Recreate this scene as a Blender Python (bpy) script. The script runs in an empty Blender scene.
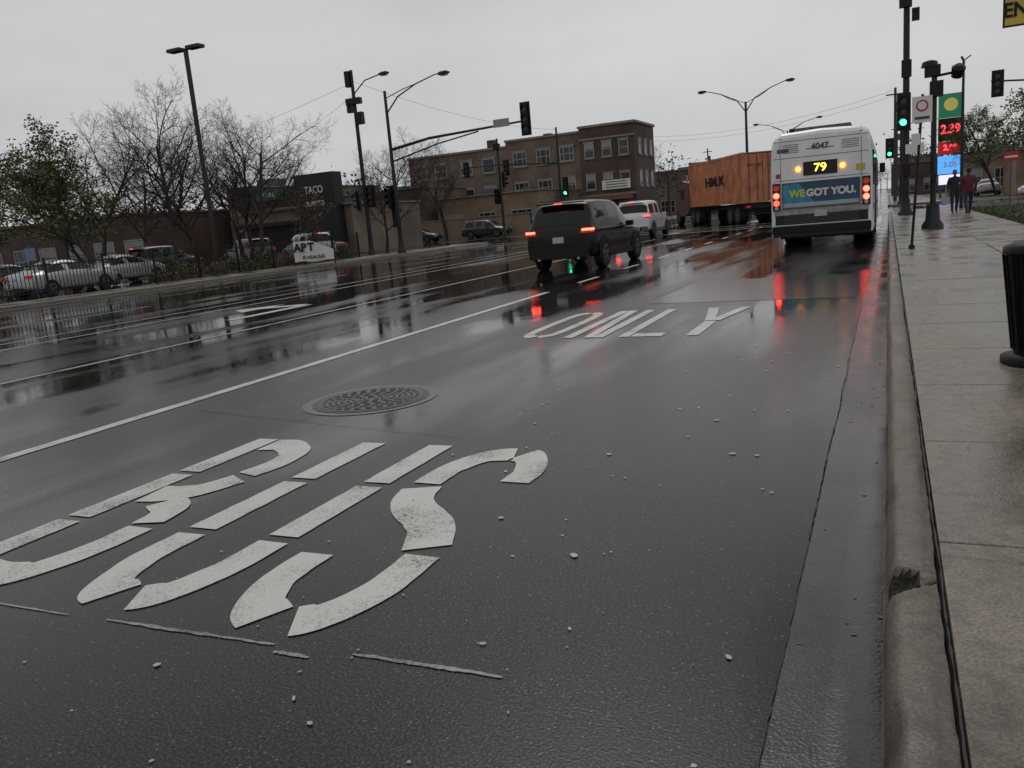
import bpy, math, random
from mathutils import Vector, Matrix, noise
sc=bpy.context.scene
sc.view_settings.view_transform='Standard'
X=Vector((0.9107,-0.0017,0.4132)).normalized();Y=Vector((0.4042,0.2107,-0.8900)).normalized();Z=X.cross(Y).normalized()
cd=bpy.data.cameras.new('camera');cam=bpy.data.objects.new('camera',cd);sc.collection.objects.link(cam)
cam.matrix_world=Matrix.Translation((0,0,1.4))@Matrix((X,Y,Z)).to_4x4()
cd.lens=828/1024*36;cd.clip_end=3000;cd.clip_start=.05;sc.camera=cam
rad=math.radians

# ---------------- world ----------------
w=bpy.data.worlds.new('World');sc.world=w;w.use_nodes=True
nt=w.node_tree;N=nt.nodes;Lk=nt.links
bg=N['Background'];bg.inputs[1].default_value=1
sky=N.new('ShaderNodeTexSky');sky.sky_type='NISHITA';sky.sun_disc=False;sky.sun_elevation=rad(50);sky.sun_rotation=rad(160)
hsv=N.new('ShaderNodeHueSaturation');hsv.inputs['Saturation'].default_value=.15;hsv.inputs['Value'].default_value=.05
Lk.new(sky.outputs[0],hsv.inputs['Color'])
tc=N.new('ShaderNodeTexCoord');mp=N.new('ShaderNodeMapping');mp.inputs['Scale'].default_value=(1,1,3.2)
Lk.new(tc.outputs['Generated'],mp.inputs[0])
nz=N.new('ShaderNodeTexNoise');nz.inputs['Scale'].default_value=1.7;nz.inputs['Detail'].default_value=5;nz.inputs['Roughness'].default_value=.5
Lk.new(mp.outputs[0],nz.inputs['Vector'])
cr=N.new('ShaderNodeValToRGB');e=cr.color_ramp.elements
e[0].position=.3;e[0].color=(.50,.505,.52,1);e[1].position=.72;e[1].color=(.68,.68,.685,1)
Lk.new(nz.outputs[0],cr.inputs[0])
mx=N.new('ShaderNodeMixRGB');mx.blend_type='MIX';mx.inputs[0].default_value=.10
Lk.new(cr.outputs[0],mx.inputs[1]);Lk.new(hsv.outputs[0],mx.inputs[2]);Lk.new(mx.outputs[0],bg.inputs[0])
sd=bpy.data.lights.new('sun','SUN');sd.energy=.5;sd.angle=rad(25);sd.color=(1,.97,.93)
so=bpy.data.objects.new('sun',sd);sc.collection.objects.link(so);so.rotation_euler=(rad(40),0,rad(-160))

# ---------------- materials ----------------
MC={}
def M(name,col,rough=.6,metal=0,var=.12,scale=6,bump=0,emit=0,ecol=None,coat=0,stretch=(1,1,1),spec=.5):
    if name in MC: return MC[name]
    m=bpy.data.materials.new(name);m.use_nodes=True;nt=m.node_tree;n=nt.nodes;l=nt.links
    p=n['Principled BSDF'];p.inputs['Roughness'].default_value=rough;p.inputs['Metallic'].default_value=metal
    p.inputs['Coat Weight'].default_value=coat;p.inputs['Coat Roughness'].default_value=.08;p.inputs['Specular IOR Level'].default_value=spec
    t=n.new('ShaderNodeTexCoord');mpp=n.new('ShaderNodeMapping');mpp.inputs['Scale'].default_value=stretch
    l.new(t.outputs['Object'],mpp.inputs[0])
    a=n.new('ShaderNodeTexNoise');a.inputs['Scale'].default_value=scale;a.inputs['Detail'].default_value=5
    l.new(mpp.outputs[0],a.inputs['Vector'])
    r=n.new('ShaderNodeValToRGB');q=r.color_ramp.elements;q[0].position=.3;q[1].position=.7
    q[0].color=tuple(c*(1-var) for c in col)+(1,);q[1].color=tuple(min(1,c*(1+var)) for c in col)+(1,)
    l.new(a.outputs[0],r.inputs[0]);l.new(r.outputs[0],p.inputs['Base Color'])
    if bump:
        b=n.new('ShaderNodeBump');b.inputs['Strength'].default_value=bump;b.inputs['Distance'].default_value=.01
        l.new(a.outputs[0],b.inputs['Height']);l.new(b.outputs[0],p.inputs['Normal'])
    if emit:
        p.inputs['Emission Color'].default_value=tuple(ecol or col)+(1,);p.inputs['Emission Strength'].default_value=emit
    MC[name]=m;return m

def asphalt():
    m=bpy.data.materials.new('wet_asphalt');m.use_nodes=True;nt=m.node_tree;n=nt.nodes;l=nt.links
    p=n['Principled BSDF'];p.inputs['IOR'].default_value=1.36
    t=n.new('ShaderNodeTexCoord')
    def noise_(sc_,det=4,st=(1,1,1)):
        mm=n.new('ShaderNodeMapping');mm.inputs['Scale'].default_value=st;l.new(t.outputs['Object'],mm.inputs[0])
        a=n.new('ShaderNodeTexNoise');a.inputs['Scale'].default_value=sc_;a.inputs['Detail'].default_value=det;l.new(mm.outputs[0],a.inputs['Vector']);return a.outputs[0]
    def ramp(src,a,b,ca,cb):
        r=n.new('ShaderNodeValToRGB');q=r.color_ramp.elements;q[0].position=a;q[1].position=b
        q[0].color=ca if len(ca)==4 else ca+(1,);q[1].color=cb if len(cb)==4 else cb+(1,);l.new(src,r.inputs[0]);return r.outputs[0]
    fine=noise_(105,2);big=noise_(.55,6,(1,.25,1));mid=noise_(3,5)
    base=ramp(fine,.44,.70,(.0015,.0015,.0018),(.062,.060,.057))
    tint=ramp(big,.35,.65,(.40,.41,.44),(.95,.94,.92))
    mu=n.new('ShaderNodeMixRGB');mu.blend_type='MULTIPLY';mu.inputs[0].default_value=1;l.new(base,mu.inputs[1]);l.new(tint,mu.inputs[2])
    v=n.new('ShaderNodeTexVoronoi');v.inputs['Scale'].default_value=58;l.new(t.outputs['Object'],v.inputs['Vector'])
    chip=ramp(v.outputs['Distance'],.12,.24,(1,1,1),(0,0,0))
    vc=n.new('ShaderNodeSeparateColor');l.new(v.outputs['Color'],vc.inputs[0])
    sel=ramp(vc.outputs[0],.76,.84,(0,0,0),(1,1,1))
    mm=n.new('ShaderNodeMath');mm.operation='MULTIPLY';l.new(chip,mm.inputs[0]);l.new(sel,mm.inputs[1])
    mm2=n.new('ShaderNodeMath');mm2.operation='MULTIPLY';mm2.inputs[1].default_value=.85;l.new(mm.outputs[0],mm2.inputs[0])
    mc=n.new('ShaderNodeMixRGB');mc.inputs[2].default_value=(.20,.185,.155,1);l.new(mm2.outputs[0],mc.inputs[0]);l.new(mu.outputs[0],mc.inputs[1])
    l.new(mc.outputs[0],p.inputs['Base Color'])
    wet=noise_(.8,7,(1,.16,1))
    sx=n.new('ShaderNodeSeparateXYZ');l.new(t.outputs['Object'],sx.inputs[0])
    mr=n.new('ShaderNodeMapRange');mr.inputs[1].default_value=-9;mr.inputs[2].default_value=-3;mr.inputs[3].default_value=-.075;mr.inputs[4].default_value=.03;l.new(sx.outputs[0],mr.inputs[0])
    my=n.new('ShaderNodeMapRange');my.inputs[1].default_value=4;my.inputs[2].default_value=16;my.inputs[3].default_value=.03;my.inputs[4].default_value=-.06;l.new(sx.outputs[1],my.inputs[0])
    a1=n.new('ShaderNodeMath');a1.operation='ADD';l.new(wet,a1.inputs[0]);l.new(mr.outputs[0],a1.inputs[1])
    a2=n.new('ShaderNodeMath');a2.operation='ADD';l.new(a1.outputs[0],a2.inputs[0]);l.new(my.outputs[0],a2.inputs[1]);wet=a2.outputs[0]
    l.new(ramp(wet,.38,.56,(.035,)*3,(.24,)*3),p.inputs['Roughness'])
    bst=ramp(wet,.38,.58,(.025,)*3,(.34,)*3)
    b=n.new('ShaderNodeBump');b.inputs['Distance'].default_value=.004;l.new(bst,b.inputs['Strength']);l.new(fine,b.inputs['Height'])
    b2=n.new('ShaderNodeBump');b2.inputs['Distance'].default_value=.02;b2.inputs['Strength'].default_value=.035;l.new(mid,b2.inputs['Height']);l.new(b.outputs[0],b2.inputs['Normal'])
    l.new(b2.outputs[0],p.inputs['Normal'])
    return m
ASPH=asphalt()
def paintmat(name,c,lo=.42,hi=.5):
    m=bpy.data.materials.new(name);m.use_nodes=True;nt=m.node_tree;n=nt.nodes;l=nt.links
    p=n['Principled BSDF'];p.inputs['Roughness'].default_value=.35
    t=n.new('ShaderNodeTexCoord')
    a=n.new('ShaderNodeTexNoise');a.inputs['Scale'].default_value=70;a.inputs['Detail'].default_value=6;l.new(t.outputs['Object'],a.inputs['Vector'])
    b=n.new('ShaderNodeTexNoise');b.inputs['Scale'].default_value=2.6;b.inputs['Detail'].default_value=7;l.new(t.outputs['Object'],b.inputs['Vector'])
    ad=n.new('ShaderNodeMath');ad.operation='MULTIPLY_ADD';ad.inputs[1].default_value=.5;l.new(b.outputs[0],ad.inputs[0])
    h=n.new('ShaderNodeMath');h.operation='MULTIPLY';h.inputs[1].default_value=.5;l.new(a.outputs[0],h.inputs[0]);l.new(h.outputs[0],ad.inputs[2])
    r=n.new('ShaderNodeValToRGB');q=r.color_ramp.elements;q[0].position=lo-.03;q[0].color=(.05,.05,.048,1);q[1].position=hi+.04;q[1].color=c+(1,)
    x=q.new(lo+.02);x.color=tuple(k*.62 for k in c)+(1,)
    l.new(ad.outputs[0],r.inputs[0]);l.new(r.outputs[0],p.inputs['Base Color'])
    bb=n.new('ShaderNodeBump');bb.inputs['Strength'].default_value=.35;bb.inputs['Distance'].default_value=.004;l.new(a.outputs[0],bb.inputs['Height']);l.new(bb.outputs[0],p.inputs['Normal'])
    return m
PAINT=paintmat('worn_white_paint',(.55,.54,.505),.385,.475)
PAINT2=paintmat('faded_white_paint',(.34,.34,.33),.42,.56)
def concrete(name,c,r1=.2,r2=.6):
    m=bpy.data.materials.new(name);m.use_nodes=True;nt=m.node_tree;n=nt.nodes;l=nt.links
    p=n['Principled BSDF'];t=n.new('ShaderNodeTexCoord')
    def nn(s,d=5):
        a=n.new('ShaderNodeTexNoise');a.inputs['Scale'].default_value=s;a.inputs['Detail'].default_value=d;l.new(t.outputs['Object'],a.inputs['Vector']);return a.outputs[0]
    def ramp(src,a,b,ca,cb):
        r=n.new('ShaderNodeValToRGB');q=r.color_ramp.elements;q[0].position=a;q[1].position=b;q[0].color=ca+(1,);q[1].color=cb+(1,);l.new(src,r.inputs[0]);return r.outputs[0]
    big=nn(1.1,7);fine=nn(95,3);sp=nn(14,6)
    A=ramp(big,.32,.66,tuple(k*.48 for k in c),tuple(k*1.15 for k in c))
    B=ramp(fine,.36,.66,(.58,.58,.58),(1.2,1.2,1.2));C=ramp(sp,.3,.55,(.62,.61,.58),(1,1,1))
    m1=n.new('ShaderNodeMixRGB');m1.blend_type='MULTIPLY';m1.inputs[0].default_value=1;l.new(A,m1.inputs[1]);l.new(B,m1.inputs[2])
    m2=n.new('ShaderNodeMixRGB');m2.blend_type='MULTIPLY';m2.inputs[0].default_value=1;l.new(m1.outputs[0],m2.inputs[1]);l.new(C,m2.inputs[2])
    l.new(m2.outputs[0],p.inputs['Base Color'])
    l.new(ramp(big,.38,.6,(r1,)*3,(r2,)*3),p.inputs['Roughness'])
    b=n.new('ShaderNodeBump');b.inputs['Strength'].default_value=.4;b.inputs['Distance'].default_value=.004;l.new(fine,b.inputs['Height']);l.new(b.outputs[0],p.inputs['Normal'])
    return m
CONC=concrete('wet_sidewalk_concrete',(.215,.183,.143),.09,.42)
KERB=concrete('wet_kerb_concrete',(.140,.118,.090),.25,.6)
def brick(name,c1,c2,mor=(.25,.23,.21)):
    m=bpy.data.materials.new(name);m.use_nodes=True;nt=m.node_tree;n=nt.nodes;l=nt.links
    p=n['Principled BSDF'];p.inputs['Roughness'].default_value=.8
    t=n.new('ShaderNodeTexCoord');mp=n.new('ShaderNodeMapping');mp.inputs['Rotation'].default_value=(rad(90),0,0);l.new(t.outputs['Object'],mp.inputs[0])
    b=n.new('ShaderNodeTexBrick');b.inputs['Scale'].default_value=1;b.inputs['Brick Width'].default_value=.24;b.inputs['Row Height'].default_value=.08;b.inputs['Mortar Size'].default_value=.01
    b.inputs['Color1'].default_value=c1+(1,);b.inputs['Color2'].default_value=c2+(1,);b.inputs['Mortar'].default_value=mor+(1,);l.new(mp.outputs[0],b.inputs['Vector'])
    a=n.new('ShaderNodeTexNoise');a.inputs['Scale'].default_value=.5;a.inputs['Detail'].default_value=6;l.new(t.outputs['Object'],a.inputs['Vector'])
    r=n.new('ShaderNodeValToRGB');q=r.color_ramp.elements;q[0].position=.3;q[1].position=.7;q[0].color=(.55,.55,.55,1);q[1].color=(1.12,1.12,1.12,1);l.new(a.outputs[0],r.inputs[0])
    mu=n.new('ShaderNodeMixRGB');mu.blend_type='MULTIPLY';mu.inputs[0].default_value=1;l.new(b.outputs[0],mu.inputs[1]);l.new(r.outputs[0],mu.inputs[2]);l.new(mu.outputs[0],p.inputs['Base Color'])
    return m
BR1=brick('brown_brick',(.16,.105,.078),(.12,.08,.06),(.2,.165,.14));BR2=brick('dark_red_brick',(.085,.042,.034),(.065,.036,.03),(.1,.08,.07));BR3=brick('tan_brick',(.2,.145,.10),(.16,.115,.08))
BLK=M('black_metal',(.008,.008,.009),.4,spec=.25);DARK=M('dark_rubber',(.012,.012,.012),.75,spec=.3);GLASS=M('dark_glass',(.005,.006,.007),.06,var=.02,spec=.35)
STEEL=M('galvanised_steel',(.10,.105,.11),.45,.6);WHITE=M('white_enamel',(.62,.62,.60),.3,coat=.3,var=.05);GREYP=M('grey_plastic',(.08,.08,.085),.5)
CHROME=M('chrome_trim',(.4,.4,.4),.25,1);RIM=M('alloy_rim',(.22,.22,.23),.35,.9)
REDL=M('lit_red_lamp',(.7,.01,.01),.3,emit=7,ecol=(1,.035,.02));REDB=M('brake_lamp',(.7,.01,.01),.3,emit=14,ecol=(1,.045,.025));REDD=M('red_lamp_lens',(.25,.01,.01),.15,emit=.2,ecol=(1,.02,.02));AMB=M('lit_amber_lamp',(.8,.2,.02),.3,emit=8,ecol=(1,.24,.02));LED=M('lit_led_digits',(.9,.5,.05),.4,emit=4,ecol=(1,.62,.05))
GRNL=M('lit_green_signal',(.02,.6,.3),.3,emit=6,ecol=(.05,1,.45));LENS=M('signal_lens_dark',(.03,.02,.02),.25)
WOOD=M('weathered_pole_wood',(.06,.05,.042),.85,scale=12,stretch=(4,4,.4))
BARK=M('wet_bark',(.036,.026,.020),.8,scale=20,var=.35,bump=.4)
PLATE=M('number_plate',(.40,.42,.45),.4)

# ---------------- mesh builder ----------------
class P:
    def __init__(s): s.v=[];s.f=[];s.m=[];s.s=[];s.mats=[]
    def mi(s,m):
        if m not in s.mats: s.mats.append(m)
        return s.mats.index(m)
    def add(s,vs,fs,m,sm=False):
        o=len(s.v);s.v+= [tuple(a) for a in vs];k=s.mi(m)
        for f in fs: s.f.append(tuple(i+o for i in f));s.m.append(k);s.s.append(sm)
    def box(s,c,d,m,rz=0):
        vs=[];cz=math.cos(rz);sn=math.sin(rz)
        for z in(-.5,.5):
            for y in(-.5,.5):
                for x in(-.5,.5):
                    a=x*d[0];b=y*d[1];vs.append((c[0]+a*cz-b*sn,c[1]+a*sn+b*cz,c[2]+z*d[2]))
        s.add(vs,[(0,2,3,1),(4,5,7,6),(0,1,5,4),(2,6,7,3),(0,4,6,2),(1,3,7,5)],m)
    def tube(s,pts,rs,m,n=8,cap=True,sm=True):
        pts=[Vector(p) for p in pts];vs=[];fs=[]
        if not isinstance(rs,(list,tuple)): rs=[rs]*len(pts)
        for i,p in enumerate(pts):
            d=(pts[min(i+1,len(pts)-1)]-pts[max(i-1,0)])
            if d.length<1e-9:d=Vector((0,0,1))
            d.normalize();u=d.cross(Vector((0,0,1)) if abs(d.z)<.95 else Vector((1,0,0))).normalized();w_=d.cross(u)
            for k in range(n):
                a=2*math.pi*k/n;vs.append(p+(u*math.cos(a)+w_*math.sin(a))*rs[i])
        for i in range(len(pts)-1):
            for k in range(n):
                fs.append((i*n+k,i*n+(k+1)%n,(i+1)*n+(k+1)%n,(i+1)*n+k))
        s.add(vs,fs,m,sm)
        if cap:
            s.add(vs[:n],[tuple(range(n))[::-1]],m);s.add(vs[-n:],[tuple(range(n))],m)
    def cyl(s,a,b,r,m,n=16,r2=None): s.tube([a,b],[r,r if r2 is None else r2],m,n)
    def poly(s,pts,m): s.add(pts,[tuple(range(len(pts)))],m)
    def prism(s,pts,off,m,m2=None):
        n=len(pts);off=Vector(off);a=[Vector(p) for p in pts];b=[p+off for p in a]
        s.add(a+b,[tuple(range(n))[::-1],tuple(range(n,2*n))]+[(i,(i+1)%n,n+(i+1)%n,n+i) for i in range(n)],m)
    def mesh(s,name):
        me=bpy.data.meshes.new(name);me.from_pydata(s.v,[],s.f)
        for m in s.mats: me.materials.append(m)
        me.polygons.foreach_set('material_index',s.m);me.polygons.foreach_set('use_smooth',s.s);me.update();return me
    def obj(s,name,loc=(0,0,0),rz=0,bevel=0,par=None,sub=0,fix=True):
        me=s.mesh(name)
        if fix:
            import bmesh
            bm=bmesh.new();bm.from_mesh(me);bmesh.ops.recalc_face_normals(bm,faces=bm.faces);bm.to_mesh(me);bm.free()
        o=bpy.data.objects.new(name,me);sc.collection.objects.link(o);o.location=loc;o.rotation_euler=(0,0,rz)
        if par: o.parent=par
        if bevel:
            q=o.modifiers.new('b','BEVEL');q.width=bevel;q.segments=2;q.limit_method='ANGLE';q.angle_limit=rad(50)
        return o
def empty(name,loc=(0,0,0),rz=0):
    o=bpy.data.objects.new(name,None);sc.collection.objects.link(o);o.location=loc;o.rotation_euler=(0,0,rz);o.empty_display_size=.3;return o
def text(name,s,size,loc,rot,m,par=None,ext=.004,bold=0,sx=1):
    c=bpy.data.curves.new(name,'FONT');c.body=s;c.size=size;c.extrude=ext;c.align_x='CENTER';c.align_y='CENTER';c.offset=bold;c.materials.append(m)
    o=bpy.data.objects.new(name,c);sc.collection.objects.link(o);o.location=loc;o.rotation_euler=rot;o.scale=(sx,1,1)
    if par:o.parent=par
    return o
FR=(rad(90),0,0)

# ---------------- ground & roads ----------------
g=P();GRD=M('dark_wet_ground',(.035,.034,.03),.6,scale=.4,var=.4)
g.poly([(-900,-60,-.03),(900,-60,-.03),(900,2000,-.03),(-900,2000,-.03)],GRD);g.obj('ground')
r=P();r.poly([(-25,-20,0),(0,-20,0),(0,900,0),(-25,900,0)],ASPH);r.obj('road')
r=P();r.poly([(-200,54,0),(-25,54,0),(-25,68,0),(-200,68,0)],ASPH);r.poly([(0,54,0),(120,54,0),(120,68,0),(0,68,0)],ASPH);r.obj('cross_road')
r=P();r.poly([(-110,-20,-.012),(-27,-20,-.012),(-27,52,-.012),(-110,52,-.012)],ASPH);r.obj('parking_lot')
GUT=concrete('wet_gutter_concrete',(.034,.032,.029),.10,.3)
def kerb_run(name,ys,xs,side=1,notch=False):
    k=P();prof=[(-.29,.004),(-.16,.003),(-.012,.004),(-.004,.03),(.006,.100),(.022,.130),(.035,.139),(.05,.143),(.075,.146),(.10,.147),(.148,.145),(.152,.125)]
    vs=[];n=len(prof);tt={}
    for i,y in enumerate(ys):
        wob=noise.noise((y*.6,3,0))*.008
        ch=max(0,noise.noise((y*2.3,8,0))-.28)*.09
        for j,(x,z) in enumerate(prof):
            q=noise.noise((x*25,y*9,1.3))*.004+noise.noise((x*60,y*40,5))*.0022
            xx=x+(wob+q if j>=3 else 0);zz=z+(q if j>3 else 0)-(ch if j in(4,5) else 0)
            if notch and abs(y-2.80)<.25 and 3<=j<=10:
                dd=((y-2.80)/.10)**2+((x-.03)/.07)**2+noise.noise((y*28,x*45,2))*.8
                t=max(0,min(1,(1.05-dd)*2.0))
                if j>=4: zz-=t*(.055+.05*noise.noise((y*60,x*60,0)))
                tt[(i,j)]=t
            vs.append((xs+side*xx,y,zz))
    for i in range(len(ys)-1):
        for j in range(n-1):
            k.f.append((i*n+j,i*n+j+1,(i+1)*n+j+1,(i+1)*n+j));k.s.append(True)
            k.m.append(1 if j<2 else (2 if tt.get((i,j),0)+tt.get((i+1,j+1),0)>.8 and j>3 else 0))
    k.v=vs;k.mats=[KERB,GUT,M('broken_concrete',(.022,.018,.014),.9,scale=60,var=.8,bump=1)];return k.obj(name)
ys=[-3+.035*i for i in range(158)]+[2.53+.0075*i for i in range(74)]+[3.09+.035*i for i in range(258)]+[12.1+.8*i for i in range(48)]+[50.5]
kerb_run('kerb',ys,0,1,True)
kerb_run('kerb',[70+2*i for i in range(80)],0,1)
kerb_run('kerb',[-10+1*i for i in range(62)]+[52],-25,-1)
kerb_run('kerb',[70+2*i for i in range(80)],-25,-1)
sw=P();rr=random.Random(3)
y=-4.87
while y<50:
    L=1.335
    for x0,x1 in((.165,1.78),(1.79,3.3)):
        t=rr.uniform(-.004,.004);sw.box(((x0+x1)/2,y+L/2,.07+t),(x1-x0-.006,L-.012,.146),CONC)
    y+=L
sw.poly([(.155,-5,.10),(3.3,-5,.10),(3.3,50.4,.10),(.155,50.4,.10)],DARK)
sw.obj('sidewalk',bevel=.006)
s2=P();s2.box((1.9,150,.07),(3.4,160,.14),CONC);s2.obj('sidewalk')
s2=P();s2.box((-26.3,21,.065),(2.3,62,.13),CONC);s2.obj('sidewalk')
s2=P();s2.box((-27,150,.065),(3.6,160,.13),CONC);s2.obj('sidewalk')
GRASSM=M('grass_soil',(.03,.036,.015),.9,scale=3,var=.5)
v=P();v.box((9.3,25,.05),(12,52,.16),GRASSM);v.obj('grass_verge')
gb=P();rr=random.Random(9);G1=M('grass_blade',(.05,.07,.02),.7)
for i in range(6000):
    x=3.35+rr.random()**1.5*5;y=8+rr.random()*38;a=rr.random()*6.28;h=rr.uniform(.05,.14)
    gb.add([(x-.02*math.cos(a),y-.02*math.sin(a),.13),(x+.02*math.cos(a),y+.02*math.sin(a),.13),(x+rr.uniform(-.05,.05),y,.13+h)],[(0,1,2)],G1)
gb.obj('grass',fix=False)
cr_=P();CR=M('crack_dark',(.006,.006,.006),.6)
rr=random.Random(5)
def crack(x0,y0,x1,y1,wd,st=.06,jit=.006,z=.006):
    n=max(2,int(math.hypot(x1-x0,y1-y0)/st));dx=(x1-x0);dy=(y1-y0);L=math.hypot(dx,dy);nx,ny=-dy/L,dx/L;a=[];b=[]
    for i in range(n+1):
        t=i/n;j=rr.gauss(0,jit*.4)+noise.noise((t*L*1.3,x0,y0))*jit*5;ww=wd*rr.uniform(.25,1.2)
        a.append((x0+dx*t+nx*(j+ww/2),y0+dy*t+ny*(j+ww/2),z));b.append((x0+dx*t+nx*(j-ww/2),y0+dy*t+ny*(j-ww/2),z))
    cr_.add(a+b,[(i,i+1,n+2+i,n+1+i) for i in range(n)],CR)
crack(-.295,.5,-.30,24,.006,.04,.003)
crack(-.30,3.4,-.305,7.5,.011,.05,.005)
crack(-4.9,5.2,-2.6,4.75,.006);crack(-5.6,5.35,-4.9,5.2,.008)
crack(.17,3.0,1.3,2.86,.004,.03,.010,.1505);crack(.158,1.0,.158,14,.008,.05,.002,.1475)
crack(-6,11.5,-.3,11.9,.012);crack(-8.5,7,-6.2,7.3,.008);crack(-12,9,-8,9.6,.010);crack(-3.4,13,-3.0,22,.010)
cr_.obj('pavement_crack')
pt=P();PATCH=M('dark_patch_asphalt',(.014,.014,.015),.12,scale=60,var=.5,bump=.15)
pt.poly([(-13.6,7.8,.003),(-11.5,7.7,.003),(-11.4,9.4,.003),(-13.5,9.6,.003)],PATCH)
pt.poly([(-3.3,12.2,.003),(-.4,12.0,.003),(-.35,15.5,.003),(-3.2,15.6,.003)],PATCH)
pt.poly([(-24,10,.003),(-22.8,10,.003),(-22.9,40,.003),(-24,40,.003)],PATCH)
pt.obj('asphalt_patch')

# ---------------- markings ----------------
mk=P();ZM=.0045
def line(x,y0,y1,wd=.13,m=None,z=ZM): 
    n=max(1,int((y1-y0)/.12));rr_=random.Random(int(x*10));a=[];b=[]
    for i in range(n+1):
        yy=y0+(y1-y0)*i/n;a.append((x-wd/2+rr_.uniform(-.005,.005),yy,z));b.append((x+wd/2+rr_.uniform(-.005,.005),yy,z))
    mk.add(a+b,[(i,n+1+i,n+2+i,i+1) for i in range(n)],m or PAINT)
line(-5.95,-3,14.8,.13)
for i in range(9): line(-5.95,16.6+i*3.4,17.9+i*3.4,.11)
line(-9.75,2,38,.11,PAINT2);line(-13.6,0,42,.11,PAINT2)
line(-14.6,0,46,.11,PAINT2)
for i in range(6): line(-17.9,4+i*9,7.2+i*9,.11,PAINT2);line(-21.3,6+i*9,9.2+i*9,.11,PAINT2)
for x in(-9,-15.5): 
    for i in range(30): line(x,72+i*9,75+i*9,.12,PAINT2)
for yy in(46.5,50): mk.poly([(-24.6,yy,ZM),(-.4,yy,ZM),(-.4,yy+.35,ZM),(-24.6,yy+.35,ZM)],PAINT2)
mk.poly([(-12.5,43.6,ZM),(-.4,43.6,ZM),(-.4,44.1,ZM),(-12.5,44.1,ZM)],PAINT2)
mk.obj('lane_markings')
def smooth(pts,k=8):
    p=[Vector(q) for q in pts];p=[p[0]*2-p[1]]+p+[p[-1]*2-p[-2]];o=[]
    for i in range(1,len(p)-2):
        for j in range(k):
            t=j/k;a,b,c,d=p[i-1:i+3];o.append(.5*((2*b)+(c-a)*t+(2*a-5*b+4*c-d)*t*t+(3*b-a-3*c+d)*t**3))
    o.append(p[-2]);return o
def stroke(P_,pts,x0,y0,W,Ht,hw,hh,m,z=ZM,dens=14):
    q=[(a*W+x0,b*Ht+y0) for a,b in pts]
    q=smooth(q,dens) if len(q)>2 else [Vector(q[0]).lerp(Vector(q[1]),i/12) for i in range(13)]
    a=[];b=[]
    for i,p in enumerate(q):
        d=(q[min(i+1,len(q)-1)]-q[max(i-1,0)]).normalized();n=Vector((-d.y*hw,d.x*hh))
        e_=noise.noise((p.x*9,p.y*9,0))*.006;e2=noise.noise((p.x*9,p.y*9,7))*.006
        a.append((p.x+n.x*(1+e_/hw),p.y+n.y*(1+e_/hw),z));b.append((p.x-n.x*(1+e2/hw),p.y-n.y*(1+e2/hw),z))
    n=len(q);P_.add(a+b,[(i,i+1,n+1+i,n+i) for i in range(n-1)],m)
bus=P();yb=2.11;Ht=2.44;W=.70
x=-4.17
for a,b in [(0,.325),(.35,.66),(.685,1)]: stroke(bus,[(.12,a),(.12,b)],x,yb,W,Ht,.088,.1,PAINT)
stroke(bus,[(.28,.945),(.52,.945),(.78,.88),(.84,.78),(.78,.69)],x,yb,W,Ht,.09,.13,PAINT)
stroke(bus,[(.28,.515),(.46,.525),(.66,.56),(.80,.655)],x,yb,W,Ht,.10,.14,PAINT)
stroke(bus,[(.60,.475),(.80,.43),(.87,.35)],x,yb,W,Ht,.09,.12,PAINT,ZM+.001)
stroke(bus,[(.89,.325),(.88,.2),(.76,.09),(.54,.06),(.28,.06)],x,yb,W,Ht,.09,.14,PAINT)
x=-3.27
stroke(bus,[(.13,1),(.13,.685)],x,yb,W,Ht,.088,.1,PAINT);stroke(bus,[(.13,.655),(.13,.35)],x,yb,W,Ht,.088,.1,PAINT)
stroke(bus,[(.13,.32),(.14,.2),(.25,.09),(.41,.055)],x,yb,W,Ht,.088,.13,PAINT)
stroke(bus,[(.87,1),(.87,.685)],x,yb,W,Ht,.088,.1,PAINT);stroke(bus,[(.87,.655),(.87,.35)],x,yb,W,Ht,.088,.1,PAINT)
stroke(bus,[(.87,.32),(.86,.2),(.75,.09),(.60,.055)],x,yb,W,Ht,.088,.13,PAINT)
x=-2.43;W=.66
stroke(bus,[(.87,.74),(.87,.83),(.74,.92),(.62,.945)],x,yb,W,Ht,.088,.13,PAINT)
stroke(bus,[(.54,.95),(.3,.92),(.14,.82),(.12,.70)],x,yb,W,Ht,.088,.13,PAINT)
stroke(bus,[(.13,.67),(.26,.57),(.66,.46),(.84,.36)],x,yb,W,Ht,.11,.13,PAINT)
stroke(bus,[(.88,.325),(.87,.18),(.74,.085),(.61,.055)],x,yb,W,Ht,.088,.13,PAINT)
stroke(bus,[(.41,.055),(.25,.09),(.13,.18),(.12,.29)],x,yb,W,Ht,.088,.13,PAINT)
bus.obj('bus_lane_marking')
on=P();yb=9.0;Ht=2.4;W=.50
x=-4.12
stroke(on,[(.44,.95),(.2,.88),(.12,.7),(.12,.3),(.2,.12),(.44,.05)],x,yb,W,Ht,.062,.11,PAINT)
stroke(on,[(.56,.95),(.8,.88),(.88,.7),(.88,.3),(.8,.12),(.56,.05)],x,yb,W,Ht,.062,.11,PAINT)
x=-3.48
stroke(on,[(.12,0),(.12,1)],x,yb,W,Ht,.062,.1,PAINT);stroke(on,[(.88,0),(.88,1)],x,yb,W,Ht,.062,.1,PAINT)
z5=ZM+.001
on.poly([(x+.13,yb+2.4,z5),(x+.25,yb+2.4,z5),(x+.38,yb,z5),(x+.26,yb,z5)],PAINT)
x=-2.80
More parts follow.
